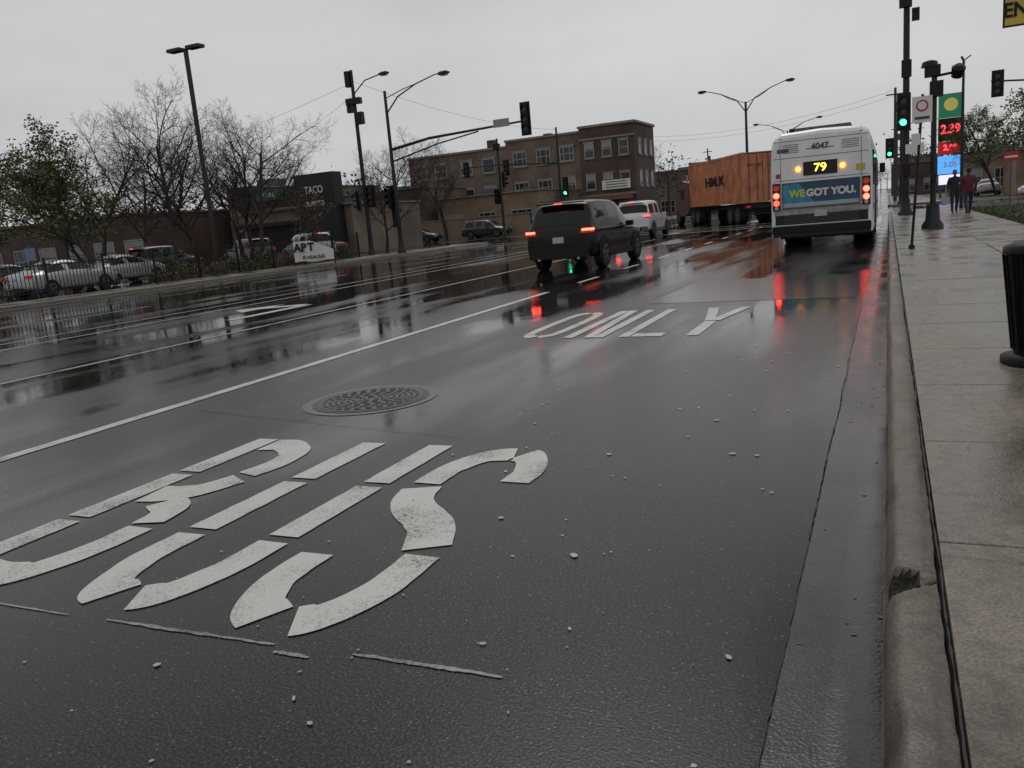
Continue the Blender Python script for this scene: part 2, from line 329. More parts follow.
stroke(on,[(.12,.0),(.12,1)],x,yb,W,Ht,.062,.1,PAINT);on.poly([(x+.14,yb,ZM),(x+.5,yb,ZM),(x+.5,yb+.24,ZM),(x+.14,yb+.24,ZM)],PAINT)
x=-2.22
on.poly([(x+.19,yb,ZM),(x+.33,yb,ZM),(x+.33,yb+1.1,ZM),(x+.19,yb+1.1,ZM)],PAINT)
on.poly([(x+.18,yb+1.15,ZM),(x+.30,yb+1.15,ZM),(x+.13,yb+2.4,ZM),(x-.01,yb+2.4,ZM)],PAINT)
on.poly([(x+.24,yb+1.19,z5),(x+.36,yb+1.15,z5),(x+.56,yb+2.4,z5),(x+.42,yb+2.4,z5)],PAINT)
on.obj('only_lane_marking')
ar=P();
ar.poly([(-11.6,12.2,ZM),(-11.35,12.2,ZM),(-11.35,14.6,ZM),(-11.6,14.6,ZM)],PAINT)
ar.poly([(-12.4,14.0,z5),(-11.6,14.35,z5),(-11.6,14.75,z5),(-12.4,14.4,z5)],PAINT)
ar.poly([(-13.0,14.0,ZM),(-12.35,13.5,ZM),(-12.35,14.9,ZM)],PAINT);ar.obj('turn_arrow_marking')
ch=P();CH=paintmat('chalky_scrape',(.27,.27,.265),.41,.50)
def thin(x0,y0,x1,y1,wd):
    L=math.hypot(x1-x0,y1-y0);nx,ny=-(y1-y0)/L,(x1-x0)/L;n=30;a=[];b=[]
    for i in range(n+1):
        t=i/n;j=noise.noise((t*7,x0,0))*.006;w_=wd/2*(.35+.9*abs(noise.noise((t*11,x0*3,4)))+.3*math.sin(t*math.pi));a.append((x0+(x1-x0)*t+nx*(j+w_),y0+(y1-y0)*t+ny*(j+w_),.0035));b.append((x0+(x1-x0)*t+nx*(j-w_),y0+(y1-y0)*t+ny*(j-w_),.0035))
    ch.add(a+b,[(i,i+1,n+2+i,n+1+i) for i in range(n)],CH)
thin(-4.2,2.04,-3.0,2.05,.014);thin(-2.8,2.06,-1.98,2.08,.020);thin(-1.95,2.04,-1.8,2.04,.026);thin(-1.66,2.10,-1.10,2.11,.026)
ch.obj('chalk_line_marking')
mh=P();IRON=M('wet_cast_iron',(.014,.013,.012),.28,.4,scale=30,var=.3,bump=.3);IRON2=M('manhole_frame_iron',(.03,.027,.024),.4,.3)
c=Vector((-4.05,5.83,0))
mh.cyl(c+Vector((0,0,-.05)),c+Vector((0,0,.004)),.58,PATCH,48);mh.cyl(c+Vector((0,0,-.05)),c+Vector((0,0,.007)),.50,IRON2,48);mh.cyl(c+Vector((0,0,-.05)),c+Vector((0,0,.009)),.455,IRON,48)
for rr0 in(.05,.10,.15,.20,.25,.30,.35,.40):
    n=int(rr0*70)
    for k in range(n):
        a=6.283*k/n+rr0*3;mh.box((c.x+rr0*math.cos(a),c.y+rr0*math.sin(a),.010),(.022,.05,.005),IRON2,a)
mh.obj('manhole_cover')
mh=P();c=Vector((-13.4,6.6,0));mh.cyl(c,c+Vector((0,0,.005)),.5,IRON2,40);mh.cyl(c,c+Vector((0,0,.008)),.42,IRON,40);mh.obj('manhole_cover')
lf=P();rr=random.Random(21);LF=M('pale_wet_leaf',(.38,.37,.33),.5,var=.3,scale=2);LB=M('brown_wet_leaf',(.12,.07,.03),.5,var=.4,scale=2)
def blob(x,y,s,m,z=.005):
    n=rr.randint(5,8);e=rr.uniform(.45,1);t=rr.random()*3
    pts=[]
    for k in range(n):
        a=6.283*k/n;r_=s*rr.uniform(.6,1);u=r_*math.cos(a);v_=r_*math.sin(a)*e;pts.append((x+u*math.cos(t)-v_*math.sin(t),y+u*math.sin(t)+v_*math.cos(t),z+rr.uniform(0,.001)))
    lf.poly(pts,m)
for i in range(75): blob(rr.uniform(-2.9,-.35),rr.uniform(1.2,8.5),rr.uniform(.007,.021),LF)
for i in range(60): blob(rr.uniform(-5.5,-.4),rr.uniform(1.0,3.4),rr.uniform(.003,.008),LF)
for x,y,s in[(-1.2,3.05,.028),(-2.3,1.85,.020),(-1.0,2.45,.016),(-1.55,1.72,.016),(-1.7,3.4,.020),(-.8,4.6,.03),(-1.5,4.5,.025)]: blob(x,y,s,LF)
for i in range(60): blob(-.02-abs(rr.gauss(0,.10)),rr.uniform(2,16),rr.uniform(.008,.02),LB)
for i in range(40): blob(rr.uniform(.3,3),rr.uniform(2,18),rr.uniform(.008,.02),LB,.150)
lf.obj('fallen_leaves')

# ---------------- vehicles ----------------
def wheel(p,x,y,r,wd,side,rim=RIM):
    s=side;p.tube([(x,y,r),(x-s*.02,y,r),(x-s*wd,y,r)],[r*.97,r,r],DARK,28)
    p.cyl((x-s*.05,y,r),(x+s*.004,y,r),r*.66,BLK,24);p.cyl((x-s*.04,y,r),(x+s*.008,y,r),r*.2,rim,12)
    for k in range(5):
        a=6.283*k/5+.3;d=Vector((0,math.cos(a),math.sin(a)))
        e_=Vector((0,-math.sin(a),math.cos(a)));o=Vector((x+s*.004,y,r));q=[o+d*r*.1+e_*r*.07,o+d*r*.64+e_*r*.13,o+d*r*.64-e_*r*.13,o+d*r*.1-e_*r*.07]
        p.prism(q,(s*.012,0,0),rim)
    n=24
    a=[(x+s*.005,y+r*.66*math.cos(6.283*k/n),r+r*.66*math.sin(6.283*k/n)) for k in range(n)];b=[(x+s*.012,y+r*.60*math.cos(6.283*k/n),r+r*.60*math.sin(6.283*k/n)) for k in range(n)]
    p.add(a+b,[(k,(k+1)%n,n+(k+1)%n,n+k) for k in range(n)],rim,True)
def ring(st):
    y,zb,zt,zr,w,t=st;zm=zb+(zt-zb)*.55;dz=zr-zt
    hs=[(w*.86,zb),(w*.985,zb+.09),(w,zm),(w*.985,zt-.04),(w*.955,zt),(t+.02,zr-max(.035,dz*.12)),(t*.86,zr)]
    return [(x,y,z) for x,z in hs]+[(0,y,zr+.015)]+[(-x,y,z) for x,z in hs[::-1]]
def carbody(emp,st,paint,glass,rearg,frontg,sub=2):
    b=P();n=15;vs=[]
    for s_ in st: vs+=ring(s_)
    for i in range(len(st)-1):
        for j in range(n-1):
            m=paint
            if j in(4,9) and i in glass: m=GLASS
            if j in(6,7,5,8) and (i in rearg or i in frontg): m=GLASS
            if j in(4,9) and i in frontg: m=GLASS
            b.add([vs[i*n+j],vs[i*n+j+1],vs[(i+1)*n+j+1],vs[(i+1)*n+j]],[(0,1,2,3)],m,True)
        b.add([vs[i*n],vs[i*n+14],vs[(i+1)*n+14],vs[(i+1)*n]],[(0,1,2,3)],BLK,True)
    b.add(vs[:n],[tuple(range(n))],paint,True);b.add(vs[-n:],[tuple(range(n))],paint,True)
    import bmesh
    me=b.mesh('body');bm=bmesh.new();bm.from_mesh(me);bmesh.ops.remove_doubles(bm,verts=bm.verts,dist=1e-4);bmesh.ops.recalc_face_normals(bm,faces=bm.faces);bm.to_mesh(me);bm.free()
    o=bpy.data.objects.new('body',me);sc.collection.objects.link(o);o.parent=emp
    q=o.modifiers.new('s','SUBSURF');q.levels=sub;q.render_levels=sub
def suv(name,loc,rz,paint,clad,lit,L=4.62,W=.93,Hh=1.70,cab=.76):
    E=empty(name,loc,rz);k=Hh/1.70;c=cab
    st=[(0,.42,.84*k,.96*k,.84,.78),(.06,.33,.97*k,1.04*k,.92,.84),(.12,.31,.99*k,1.09*k,.93,.83),(.36,.29,1.01*k,1.60*k,W,c),(.46,.28,1.01*k,1.68*k,W,c),(.70,.28,1.01*k,1.72*k,W,c),(1.40,.27,1.0*k,1.74*k,W,c),(1.49,.27,1.0*k,1.74*k,W,c),(2.32,.27,.99*k,1.72*k,W,c-.01),(2.41,.27,.99*k,1.71*k,W,c-.01),(2.75,.27,.98*k,1.65*k,W,c-.02),(3.50,.28,.97*k,1.08*k,W,.76),(3.62,.28,.96*k,1.04*k,.92,.74),(4.25,.3,.90*k,.98*k,.89,.68),(4.52,.36,.75*k,.85*k,.80,.60),(L,.45,.62*k,.70*k,.68,.5)]
    carbody(E,st,paint,{4,5,7,9},{2,},{10})
    p=P()
    for sx in(-1,1):
        for wy in(.92,3.66):
            n=18;R1=.47;R0=.40;a=[];b=[]
            for i in range(n+1):
                t=rad(-12+204*i/n);a.append((sx*(W+.008),wy+R1*math.cos(t),.36+R1*math.sin(t)));b.append((sx*(W+.012),wy+R0*math.cos(t),.36+R0*math.sin(t)))
            p.add(a+b,[(i,i+1,n+2+i,n+1+i) for i in range(n)],clad,True)
            p.poly([(sx*(W+.002),wy+R0*1.01*math.cos(rad(-12+204*i/n)),.36+R0*1.01*math.sin(rad(-12+204*i/n))) for i in range(n+1)],BLK)
        p.box((sx*(W-.02),2.28,.34),(.06,1.85,.16),clad)
        p.box((sx*(W-.012),2.1,.995*k),(.012,2.7,.018),CHROME)
        p.box((sx*.72,1.75,1.775*k),(.035,2.1,.03),BLK);p.box((sx*(W+.10),2.78,1.04*k),(.2,.12,.14),paint)
        p.box((sx*(W+.003),1.75,.80),(.014,.16,.03),BLK);p.box((sx*(W+.003),2.65,.80),(.014,.16,.03),BLK)
        for yy in(1.45,2.37): p.box((sx*(W*.992),yy,.66),(.008,.012,.62),BLK)
        p.box((sx*.79,.15,1.00*k),(.26,.25,.055),lit);p.box((sx*.77,.125,.94*k),(.31,.22,.045),REDD)
        p.box((sx*.76,.0,.47),(.14,.03,.035),REDD);p.box((sx*.62,4.47,.80*k),(.34,.12,.10),PLATE)
    p.box((0,.03,.44),(1.66,.16,.22),clad);p.box((0,.0,.40),(1.1,.12,.14),BLK);p.box((0,.01,.555),(1.70,.10,.035),paint)
    p.box((0,.035,.80),(.56,.04,.22),BLK);p.box((0,.008,.80),(.31,.02,.155),PLATE);p.box((0,.045,.93*k),(.9,.03,.02),CHROME)
    p.box((0,.30,1.69*k),(1.25,.26,.035),paint);p.box((0,.168,1.675*k),(.24,.012,.015),REDL)
    p.tube([(-.35,.15,1.17*k),(.05,.16,1.17*k),(.30,.20,1.27*k)],.009,BLK,6)
    for sx in(-.55,.55): p.cyl((sx,-.05,.33),(sx,.12,.33),.04,CHROME,12)
    p.box((0,4.58,.55),(1.3,.06,.22),BLK)
    p.obj('trim',par=E,bevel=.012)
    wv=P()
    for sx in(-1,1):
        for wy in(.92,3.66): wheel(wv,sx*(W+.018),wy,.36,.22,sx)
    wv.obj('wheels',par=E);return E
def sedan(name,loc,rz,paint):
    E=empty(name,loc,rz);W=.90
    st=[(0,.40,.72,.84,.72,.62),(.08,.28,.84,.96,.84,.70),(.22,.24,.90,1.02,.88,.70),(.72,.23,.92,1.05,W,.68),(1.32,.22,.93,1.36,W,.58),(1.75,.22,.93,1.43,W,.57),(1.83,.22,.93,1.44,W,.57),(2.5,.22,.92,1.42,W,.57),(3.35,.23,.90,1.0,W,.66),(4.1,.26,.82,.90,.86,.62),(4.42,.32,.68,.76,.76,.55),(4.52,.4,.55,.62,.62,.45)]
    carbody(E,st,paint,{3,4,6,7},{3},{7})
    p=P()
    for sx in(-1,1):
        for wy in(.88,3.58):
            p.poly([(sx*(W-.002),wy+.365*math.cos(rad(-10+200*i/16)),.31+.365*math.sin(rad(-10+200*i/16))) for i in range(17)],BLK)
        p.box((sx*.66,.07,.86),(.30,.16,.12),REDD);p.box((sx*.60,4.38,.66),(.32,.14,.10),PLATE);p.box((sx*(W+.06),2.85,.98),(.18,.1,.12),paint)
        for yy in(1.8,2.75): p.box((sx*(W*.985),yy,.6),(.006,.012,.5),BLK)
    p.box((0,.02,.62),(.32,.02,.15),PLATE);p.box((0,4.46,.48),(1.1,.05,.16),BLK);p.box((0,.02,.34),(1.3,.06,.1),BLK);p.obj('trim',par=E,bevel=.012)
    wv=P()
    for sx in(-1,1):
        for wy in(.88,3.58): wheel(wv,sx*(W+.012),wy,.31,.2,sx)
    wv.obj('wheels',par=E);return E
BLKP=M('dark_maroon_car_paint',(.010,.0035,.004),.22,coat=.15,var=.05,spec=.2);WHP=M('white_car_paint',(.58,.59,.60),.3,coat=.8,var=.03);SLP=M('silver_car_paint',(.36,.37,.38),.3,.4,coat=.8,var=.03);GRP=M('dark_grey_car_paint',(.03,.033,.036),.3,.2,coat=.5,var=.03)
suv('suv',(-7.80,20.4,0),rad(-2),BLKP,BLK,REDB,Hh=1.75,W=.95)
suv('suv',(-11.85,41.5,0),0,WHP,GREYP,REDL,Hh=1.82)
sedan('parked_car',(-31.6,22.2,0),rad(4),SLP)
sedan('parked_car',(-34.8,28.0,0),rad(3),SLP)
sedan('parked_car',(-38.2,21.0,0),0,WHP)
sedan('parked_car',(-43.5,28.0,0),0,GRP);suv('parked_suv',(-38.5,34.0,0),0,GRP,BLK,REDD)
suv('parked_suv',(-30.6,41.0,0),rad(60),SLP,GREYP,REDD);sedan('parked_car',(-33.0,46,0),rad(80),GRP);suv('parked_suv',(-36.8,43,0),rad(65),GRP,BLK,REDD)
sedan('parked_car',(-44,71.5,0),rad(-90),GRP);suv('parked_suv',(-37,72.2,0),rad(-90),GRP,BLK,REDD);sedan('parked_car',(-50,45,0),rad(90),WHP)
for i,(x,y,mm) in enumerate([(12,62,WHP),(17,64,GRP),(8,84,SLP),(11.5,86,WHP),(14,88,GRP),(-4.5,120,GRP),(-19,110,WHP),(-16,135,GRP)]): sedan('car',(x,y,0),rad(90) if i<2 else 0,mm)

def bus_():
    E=empty('city_bus',(-1.66,24.35,0));W=1.295;Ht=3.10;L=12.2
    BW=M('bus_white_paint',(.70,.71,.72),.35,coat=.4,var=.10,scale=1.6,stretch=(1,1,.5));b=P()
    def prof(inset,zt):
        w_=W-inset;t=zt
        return [(-w_,.32),(-w_,1.2),(-w_+.01,2.2),(-w_+.04,t-.30),(-w_+.12,t-.12),(-w_+.30,t-.02),(0,t+.02),(w_-.30,t-.02),(w_-.12,t-.12),(w_-.04,t-.30),(w_-.01,2.2),(w_,1.2),(w_,.32)]
    stn=[(0,.05,Ht-.14),(.04,.012,Ht-.06),(.16,0,Ht-.0),(L-.3,0,Ht),(L-.1,.03,Ht-.05),(L,.12,Ht-.2)]
    vs=[];n=13
    for y,i_,t in stn: vs+=[(x,y,z) for x,z in prof(i_,t)]
    fs=[(i*n+j,i*n+(j+1)%n,(i+1)*n+(j+1)%n,(i+1)*n+j) for i in range(5) for j in range(n)]
    b.add(vs,fs+[tuple(range(n)),tuple(range(5*n,6*n))],BW,False);b.obj('body',par=E,bevel=.02)
    p=P()
    y=-.004
    BG=M('bus_grille_black',(.02,.02,.022),.5,spec=.3);SEAM=M('panel_seam',(.10,.10,.105),.5);GRIME=M('road_grime',(.30,.29,.27),.7,scale=5,var=.35)
    p.box((0,y+.004,.97),(2.40,.012,.16),GRIME)
    for z in(1.06,1.83,2.42,2.86): p.box((0,y+.002,z),(2.40,.012,.014),SEAM)
    for x in(-1.02,1.02): p.box((x,y+.002,1.95),(.012,.012,1.7),SEAM)
    p.box((0,y-.02,.46),(2.50,.12,.30),BG);p.box((0,y-.06,.50),(2.52,.12,.17),DARK)
    p.box((0,y,.77),(2.36,.02,.26),BG)
    for i in range(6): p.box((0,y-.014,.675+i*.038),(1.9,.02,.010),SEAM)
    p.box((0,y-.002,2.10),(.86,.03,.36),BG);p.box((0,y,2.62),(.7,.02,.02),SEAM)
    for x in(-.75,.75):
        for i in range(5): p.box((x,y,2.56+i*.05),(.42,.014,.014),SEAM)
    AD1=M('ad_dark_blue',(.02,.055,.12),.35,scale=3,var=.3);AD2=M('ad_cyan',(.04,.22,.34),.35,scale=4,var=.4)
    p.box((0,y-.002,1.42),(1.92,.03,.62),AD1);p.prism([(-.96,y-.021,1.11),(-.1,y-.021,1.11),(-.55,y-.021,1.73),(-.96,y-.021,1.73)],(0,.004,0),AD2);p.box((0,y-.018,1.15),(1.92,.012,.12),M('ad_strip',(.30,.38,.40),.4))
    for s_ in(-1,1): p.box((s_*.975,y-.012,1.42),(.03,.05,.68),STEEL);p.box((0,y-.012,1.42+s_*.33),(1.98,.048,.03),STEEL)
    p.box((-.0,y-.02,.90),(.32,.03,.16),PLATE)
    for sx in(-1,1):
        p.cyl((sx*.56,y-.03,2.10),(sx*.56,y+.02,2.10),.06,AMB,14)
        p.box((sx*1.14,y-.005,1.40),(.20,.03,.74),BG)
        for z,m in((1.64,REDD),(1.44,REDB),(1.24,REDB if sx>0 else REDL)): p.cyl((sx*1.14,y-.04,z),(sx*1.14,y+.03,z),.078,m,16)
        p.cyl((sx*1.14,y-.04,1.10),(sx*1.14,y+.03,1.10),.05,PLATE,14)
        p.box((sx*1.0,y+.03,2.93),(.10,.05,.03),REDD)
    for x in(-.15,0,.15): p.box((x,y+.03,2.95),(.07,.05,.03),REDD)
    p.box((1.0,y-.001,2.02),(.22,.012,.16),M('sticker_yellow',(.5,.38,.05),.5));p.box((-1.08,y-.001,1.96),(.14,.01,.12),M('sticker_red',(.4,.05,.04),.5));p.box((-.95,y-.001,2.62),(.3,.012,.10),M('sticker_dark',(.08,.08,.12),.5))
    p.box((0,.9,Ht+.05),(1.5,1.1,.10),GREYP);p.cyl((-.75,.35,Ht-.05),(-.75,.35,Ht+.10),.06,BLK,10)
    for sx in(-1,1):
        p.box((sx*(W-.003),6.3,2.0),(.03,11.0,.92),BLK)
        for i in range(8): p.box((sx*(W+.012),1.5+i*1.38,2.0),(.012,1.26,.84),GLASS)
        p.box((sx*(W+.002),6.1,.98),(.012,11.4,.10),M('bus_stripe_blue',(.03,.08,.25),.4))
        for wy in(3.2,9.3): p.poly([(sx*(W+.004),wy+.62*math.cos(rad(180*i/14)),.40+.62*math.sin(rad(180*i/14))) for i in range(15)],BLK)
        p.box((sx*(W+.16),12.0,2.2),(.2,.08,.36),BLK)
    p.box((W+.014,4.9,1.35),(.02,1.1,2.0),BLK)
    p.box((0,1.6,.36),(2.2,2.4,.25),BLK);p.box((0,6,.3),(1.8,10,.1),BLK)
    p.box((0,L-.02,1.95),(2.2,.06,1.2),GLASS);p.obj('details',par=E,bevel=.006)
    wv=P()
    for sx in(-1,1):
        wheel(wv,sx*(W-.03),3.2,.48,.55,sx);wheel(wv,sx*(W-.03),9.3,.48,.28,sx)
    wv.cyl((-1,3.2,.48),(1,3.2,.48),.1,BLK);wv.obj('wheels',par=E)
    for sx in(-1,1):
        q=P();q.box((sx*.98,2.55,.38),(.5,.02,.44),DARK);q.obj('mud_flap',par=E)
    text('fleet_number','4047',.22,(0,-.012,2.66),FR,GREYP,E,.003,.006)
    text('route_number','79',.30,(0,-.025,2.10),FR,LED,E,.004,.002,1.1)
    text('ad_text','WE',.26,(-.60,-.028,1.45),FR,M('ad_lime',(.45,.55,.08),.5),E,.002,.012);text('ad_text','GOT',.26,(-.08,-.028,1.45),FR,WHITE,E,.002,.012);text('ad_text','YOU.',.26,(.58,-.028,1.45),FR,WHITE,E,.002,.012)
bus_()
def truck():
    h=rad(29);E=empty('container_truck',(-6.85,53.0,0),h)
    OR=M('orange_container_paint',(.46,.165,.075),.5,var=.35,scale=1.3,bump=.1);W=1.22;L=10.8;z0=1.25;Hc=2.95
    c_=P()
    def side(x,sx):
        vs=[];y=.1
        while y<L-.1:
            for yy,dx in((y,0),(y+.07,0),(y+.105,-.03),(y+.175,-.03),(y+.21,0)):
                vs+=[(x+sx*dx,yy,z0+.12),(x+sx*dx,yy,z0+Hc-.08)]
            y+=.25
        n=len(vs)//2;c_.add(vs,[(2*i,2*i+2,2*i+3,2*i+1) for i in range(n-1)],OR)
    side(-W,-1);side(W,1)
    c_.box((0,L/2,z0+Hc-.03),(2*W,L,.06),OR);c_.box((0,L/2,z0+.05),(2*W-.05,L,.1),OR)
    for sx in(-1,1):
        for zz in(z0+.07,z0+Hc-.05): c_.box((sx*(W-.03),L/2,zz),(.1,L,.14),OR)
        for yy in(.06,L-.06): c_.box((sx*(W-.04),yy,z0+Hc/2),(.15,.14,Hc),OR)
    c_.box((0,.05,z0+Hc/2),(2*W-.2,.06,Hc-.2),OR);c_.box((0,L-.05,z0+Hc/2),(2*W-.2,.06,Hc-.2),OR)
    for x in(-.85,-.35,.35,.85): c_.cyl((x,-.02,z0+.05),(x,-.02,z0+Hc-.05),.022,STEEL,6)
    c_.box((0,.01,z0+Hc/2),(.02,.02,Hc-.2),BLK)
    c_.obj('container',par=E)
    p=P()
    for x in(-.45,.45): p.box((x,L/2,1.05),(.14,L,.30),BLK)
    p.box((0,.1,1.0),(2.4,.15,.25),BLK);p.box((0,.1,.55),(2.2,.08,.10),BLK)
    for sx in(-1,1):
        p.box((sx*.8,.15,.75),(.08,.08,.4),BLK);p.box((sx*.95,.0,1.0),(.25,.04,.12),REDD)
        p.box((sx*.7,8.0,.6),(.12,.12,1.0),BLK)
        for wy in(1.2,2.5): wheel(p,sx*1.22,wy,.5,.55,sx,GREYP)
        p.box((sx*.95,3.3,.65),(.5,.03,.6),DARK)
    p.box((0,1.85,.75),(1.6,2.4,.25),BLK)
    p.obj('chassis',par=E,bevel=.01)
    q=P();CB=M('truck_cab_dark',(.10,.05,.04),.35,coat=.4)
    q.prism([(-1.2,11.2,.9),(-1.2,11.2,3.0),(-1.2,12.7,3.2),(-1.2,13.4,2.2),(-1.2,14.6,1.9),(-1.2,14.8,.7),(-1.2,12.3,.6)],(2.4,0,0),CB)
    for sx in(-1,1):
        q.box((sx*1.205,12.7,2.2),(.02,.8,.7),GLASS)
        for wy in(9.2,10.3,14.0): wheel(q,sx*1.22,wy,.5,.4,sx,GREYP)
        q.cyl((sx*1.0,12.1,1),(sx*1.0,12.1,3.6),.07,CHROME,10)
    q.obj('tractor_cab',par=E,bevel=.03)
    text('container_logo','HM.K',.85,(-W-.05,5.2,z0+1.5),(rad(90),0,rad(-90)),BLK,E,.006,.02,1.9)
    text('container_code','KMTU 815',.22,(-.5,-.06,z0+2.2),FR,BLK,E,.003)
truck()

# ---------------- buildings ----------------
WIN=M('window_glass',(.02,.023,.026),.08,var=.3,scale=.6);FRM=M('window_frame_white',(.32,.32,.31),.5);STONE=M('limestone_trim',(.20,.175,.145),.7,scale=3);BLD=M('window_blind',(.25,.25,.24),.7)
rw=random.Random(11)
def window(p,x,y,z,w_,h,axis='y',tr=True):
    def B(dx,dd,dz,sx,sd,sz,m):
        if axis=='y': p.box((x+dx,y-dd,z+dz),(sx,sd,sz),m)
        else: p.box((x+dd,y+dx,z+dz),(sd,sx,sz),m)
    B(0,.0,0,w_,.06,h,WIN)
    if rw.random()<.5: B(0,.012,h*.28,w_*.96,.05,h*.36,BLD)
    for s in(-1,1): B(s*w_/2,.02,0,.08,.10,h+.09,FRM);B(0,.02,s*h/2,w_,.10,.08,FRM)
    B(0,.02,0,w_,.08,.06,FRM)
    if w_>1.5: B(w_*.22,.02,0,.06,.08,h,FRM);B(-w_*.22,.02,0,.06,.085,h,FRM)
    if tr: B(0,.04,-h/2-.13,w_+.3,.16,.13,STONE);B(0,.03,h/2+.14,w_+.3,.10,.16,STONE)
E=empty('brick_apartment_building')
p=P()
p.box((-46.5,98,4.85),(13,16,9.7),BR1);p.box((-35.5,98.2,5.15),(9,16.4,10.3),BR1);p.box((-27.9,94,5.35),(6.2,8.4,10.7),BR2)
p.obj('walls',par=E)
p=P()
p.box((-46.5,89.95,9.75),(13.2,.3,.22),STONE);p.box((-35.5,89.95,10.35),(9.1,.3,.22),STONE);p.box((-27.9,89.75,10.75),(6.4,.3,.25),STONE);p.box((-24.75,94,10.75),(.3,8.5,.25),STONE)
p.box((-46.5,98,9.72),(12.8,15.8,.1),DARK);p.box((-41,89.93,3.15),(20,.14,.2),STONE);p.box((-27.9,89.73,3.3),(6.3,.14,.22),STONE);p.box((-27.9,89.72,9.4),(6.3,.12,.2),STONE)
for x,y in((-44,95),(-37,96),(-29,93)): p.box((x,y,10.4),(.9,.9,1.6),BR2)
p.obj('cornices_and_chimneys',par=E)
p=P()
for z in (4.7,7.9):
    for x in(-51.3,-48.6,-45.2,-42.3): window(p,x,89.97,z,1.5,1.5)
for z in(4.8,8.2):
    for x in(-38.3,-35.4,-32.6): window(p,x,89.97,z,1.6,1.5)
    for x in(-29.9,-27.9,-26.0): window(p,x,89.77,z,1.0,1.5)
    for y in(91.8,94.2,96.6): window(p,-24.78,y,z,1.1,1.5,'x')
for x in(-50.5,-47,-43.5,-38,-34): window(p,x,89.97,1.8,2.2,1.5)
p.box((-27.9,89.7,1.5),(5.2,.1,2.6),WIN);p.box((-27.9,89.6,3.0),(5.4,.5,.5),M('shop_awning',(.18,.07,.05),.6))
p.box((-40.5,89.9,1.2),(1.2,.1,2.3),BLK);p.box((-27.0,89.6,4.35),(3.2,.12,1.0),WHITE)
for i in range(3): p.box((-27.0,89.53,4.65-i*.28),(2.4,.02,.09),GREYP)
p.obj('windows_and_doors',par=E)
p=P();TAN=M('tan_rendered_wall',(.20,.145,.10),.8,scale=1,var=.2);p.box((-42,74,1.0),(22,.25,2.0),TAN);p.box((-42,74,2.05),(22.2,.4,.1),STONE);p.obj('boundary_wall')
def shop(name,x0,x1,y0,dep,h,mat_,sign=None):
    E=empty(name);p=P();p.box(((x0+x1)/2,y0+dep/2,h/2),(x1-x0,dep,h),mat_);p.obj('walls',par=E)
    p=P();p.box(((x0+x1)/2,y0-.03,h+.04),(x1-x0+.2,.4,.14),STONE);p.box((x1+.02,y0+dep/2,h+.03),(.3,dep,.12),STONE);p.box((x0+(x1-x0)*.3,y0+dep*.6,h+.4),(1.8,1.6,.9),GREYP);p.box((x0+(x1-x0)*.7,y0+dep*.5,h+.3),(1.2,1.2,.6),GREYP)
    if sign:
        for a,b,mm in sign: p.box((a,y0-.12,h-.75),(b,.2,.8),mm)
    p.obj('roof_trim',par=E)
    p=P();n=max(1,int((x1-x0)/3.2))
    for i in range(n): window(p,x0+(x1-x0)*(i+.5)/n,y0-.03,1.5,(x1-x0)/n*rw.uniform(.45,.75),1.9,'y',False)
    p.obj('windows',par=E);return E
BLKW=M('black_cladding',(.016,.016,.018),.5,spec=.3);SGN=M('green_sign_panel',(.02,.09,.045),.5);SGR=M('red_sign_panel',(.14,.02,.02),.5)
shop('commercial_building',-62,-44,77,10,5.6,BR1,[(-50,4,SGR)])
shop('commercial_building',-43,-31.5,78,12,4.2,TAN)
E3=shop('restaurant_building',-47,-36.5,53,10,3.7,BR3)
p=P();p.box((-38.9,52.5,3.3),(3.5,1.2,5.6),BLKW);p.box((-44.0,52.7,4.7),(5.2,.8,1.5),BLKW);p.box((-43.4,52.27,4.95),(2.6,.1,.8),SGN);p.box((-44,52.2,2.7),(5.4,1.2,.3),BLK);p.box((-44,52.9,1.6),(4.8,.3,1.9),BLK);p.obj('sign_tower',par=E3)
text('shop_sign','TACO',.75,(-38.9,51.87,4.9),FR,WHITE,E3,.01,.01,.8);text('shop_sign','BURRITO',.5,(-38.9,51.87,3.9),FR,WHITE,E3,.01,.01,.8);text('shop_sign','GRILL',.45,(-43.4,52.2,4.95),FR,WHITE,E3,.01)
E4=shop('low_brick_building',-95,-52,48,14,4.4,BR2,[(-60,5,SGN),(-72,6,SGR),(-84,5,SGN)])
shop('brown_brick_building',-51,-48,56,8,6.0,BR1)
shop('house',-75,-62,85,12,7.5,TAN)
shop('shop_building',6,22,100,10,4.2,TAN);shop('gas_station_building',9,24,76,8,3.4,TAN)
for i,(x,y,wd,h) in enumerate([(-30,135,9,7),(-29.5,160,9,9),(-31,190,10,6),(4.5,150,8,5),(5,185,8,7)]): shop('shop_building',x-wd/2,x+wd/2,y,18,h,[BR1,TAN,BR3,BR2,BR1][i])

# ---------------- street furniture ----------------
POLE=M('dark_painted_pole',(.022,.024,.026),.45,.2,spec=.3)
def signal(p,c,face,h=1.15,green=False,n=3):
    c=Vector(c);f=Vector((face[0],face[1],0)).normalized();a=math.atan2(f.y,f.x)
    p.box(c,(.22,.34,h),BLK,a);q=c-f*.02
    p.box(q,(.02,.56,h+.22),BLK,a)
    for i in range(n):
        z=c.z+h/2-h*(i+.5)/n;lc=Vector((c.x,c.y,z))+f*.11
        p.cyl(lc,lc+f*.02,.13,GRNL if (green and i==n-1) else LENS,14)
        s_=f.cross(Vector((0,0,1)));nn=8;vs=[]
        for k in range(nn+1):
            t=rad(-10+200*k/nn);d=s_*math.cos(t)*.15+Vector((0,0,math.sin(t)*.15));vs+=[lc+d,lc+d+f*.22]
        p.add(vs,[(2*k,2*k+1,2*k+3,2*k+2) for k in range(nn)],BLK)
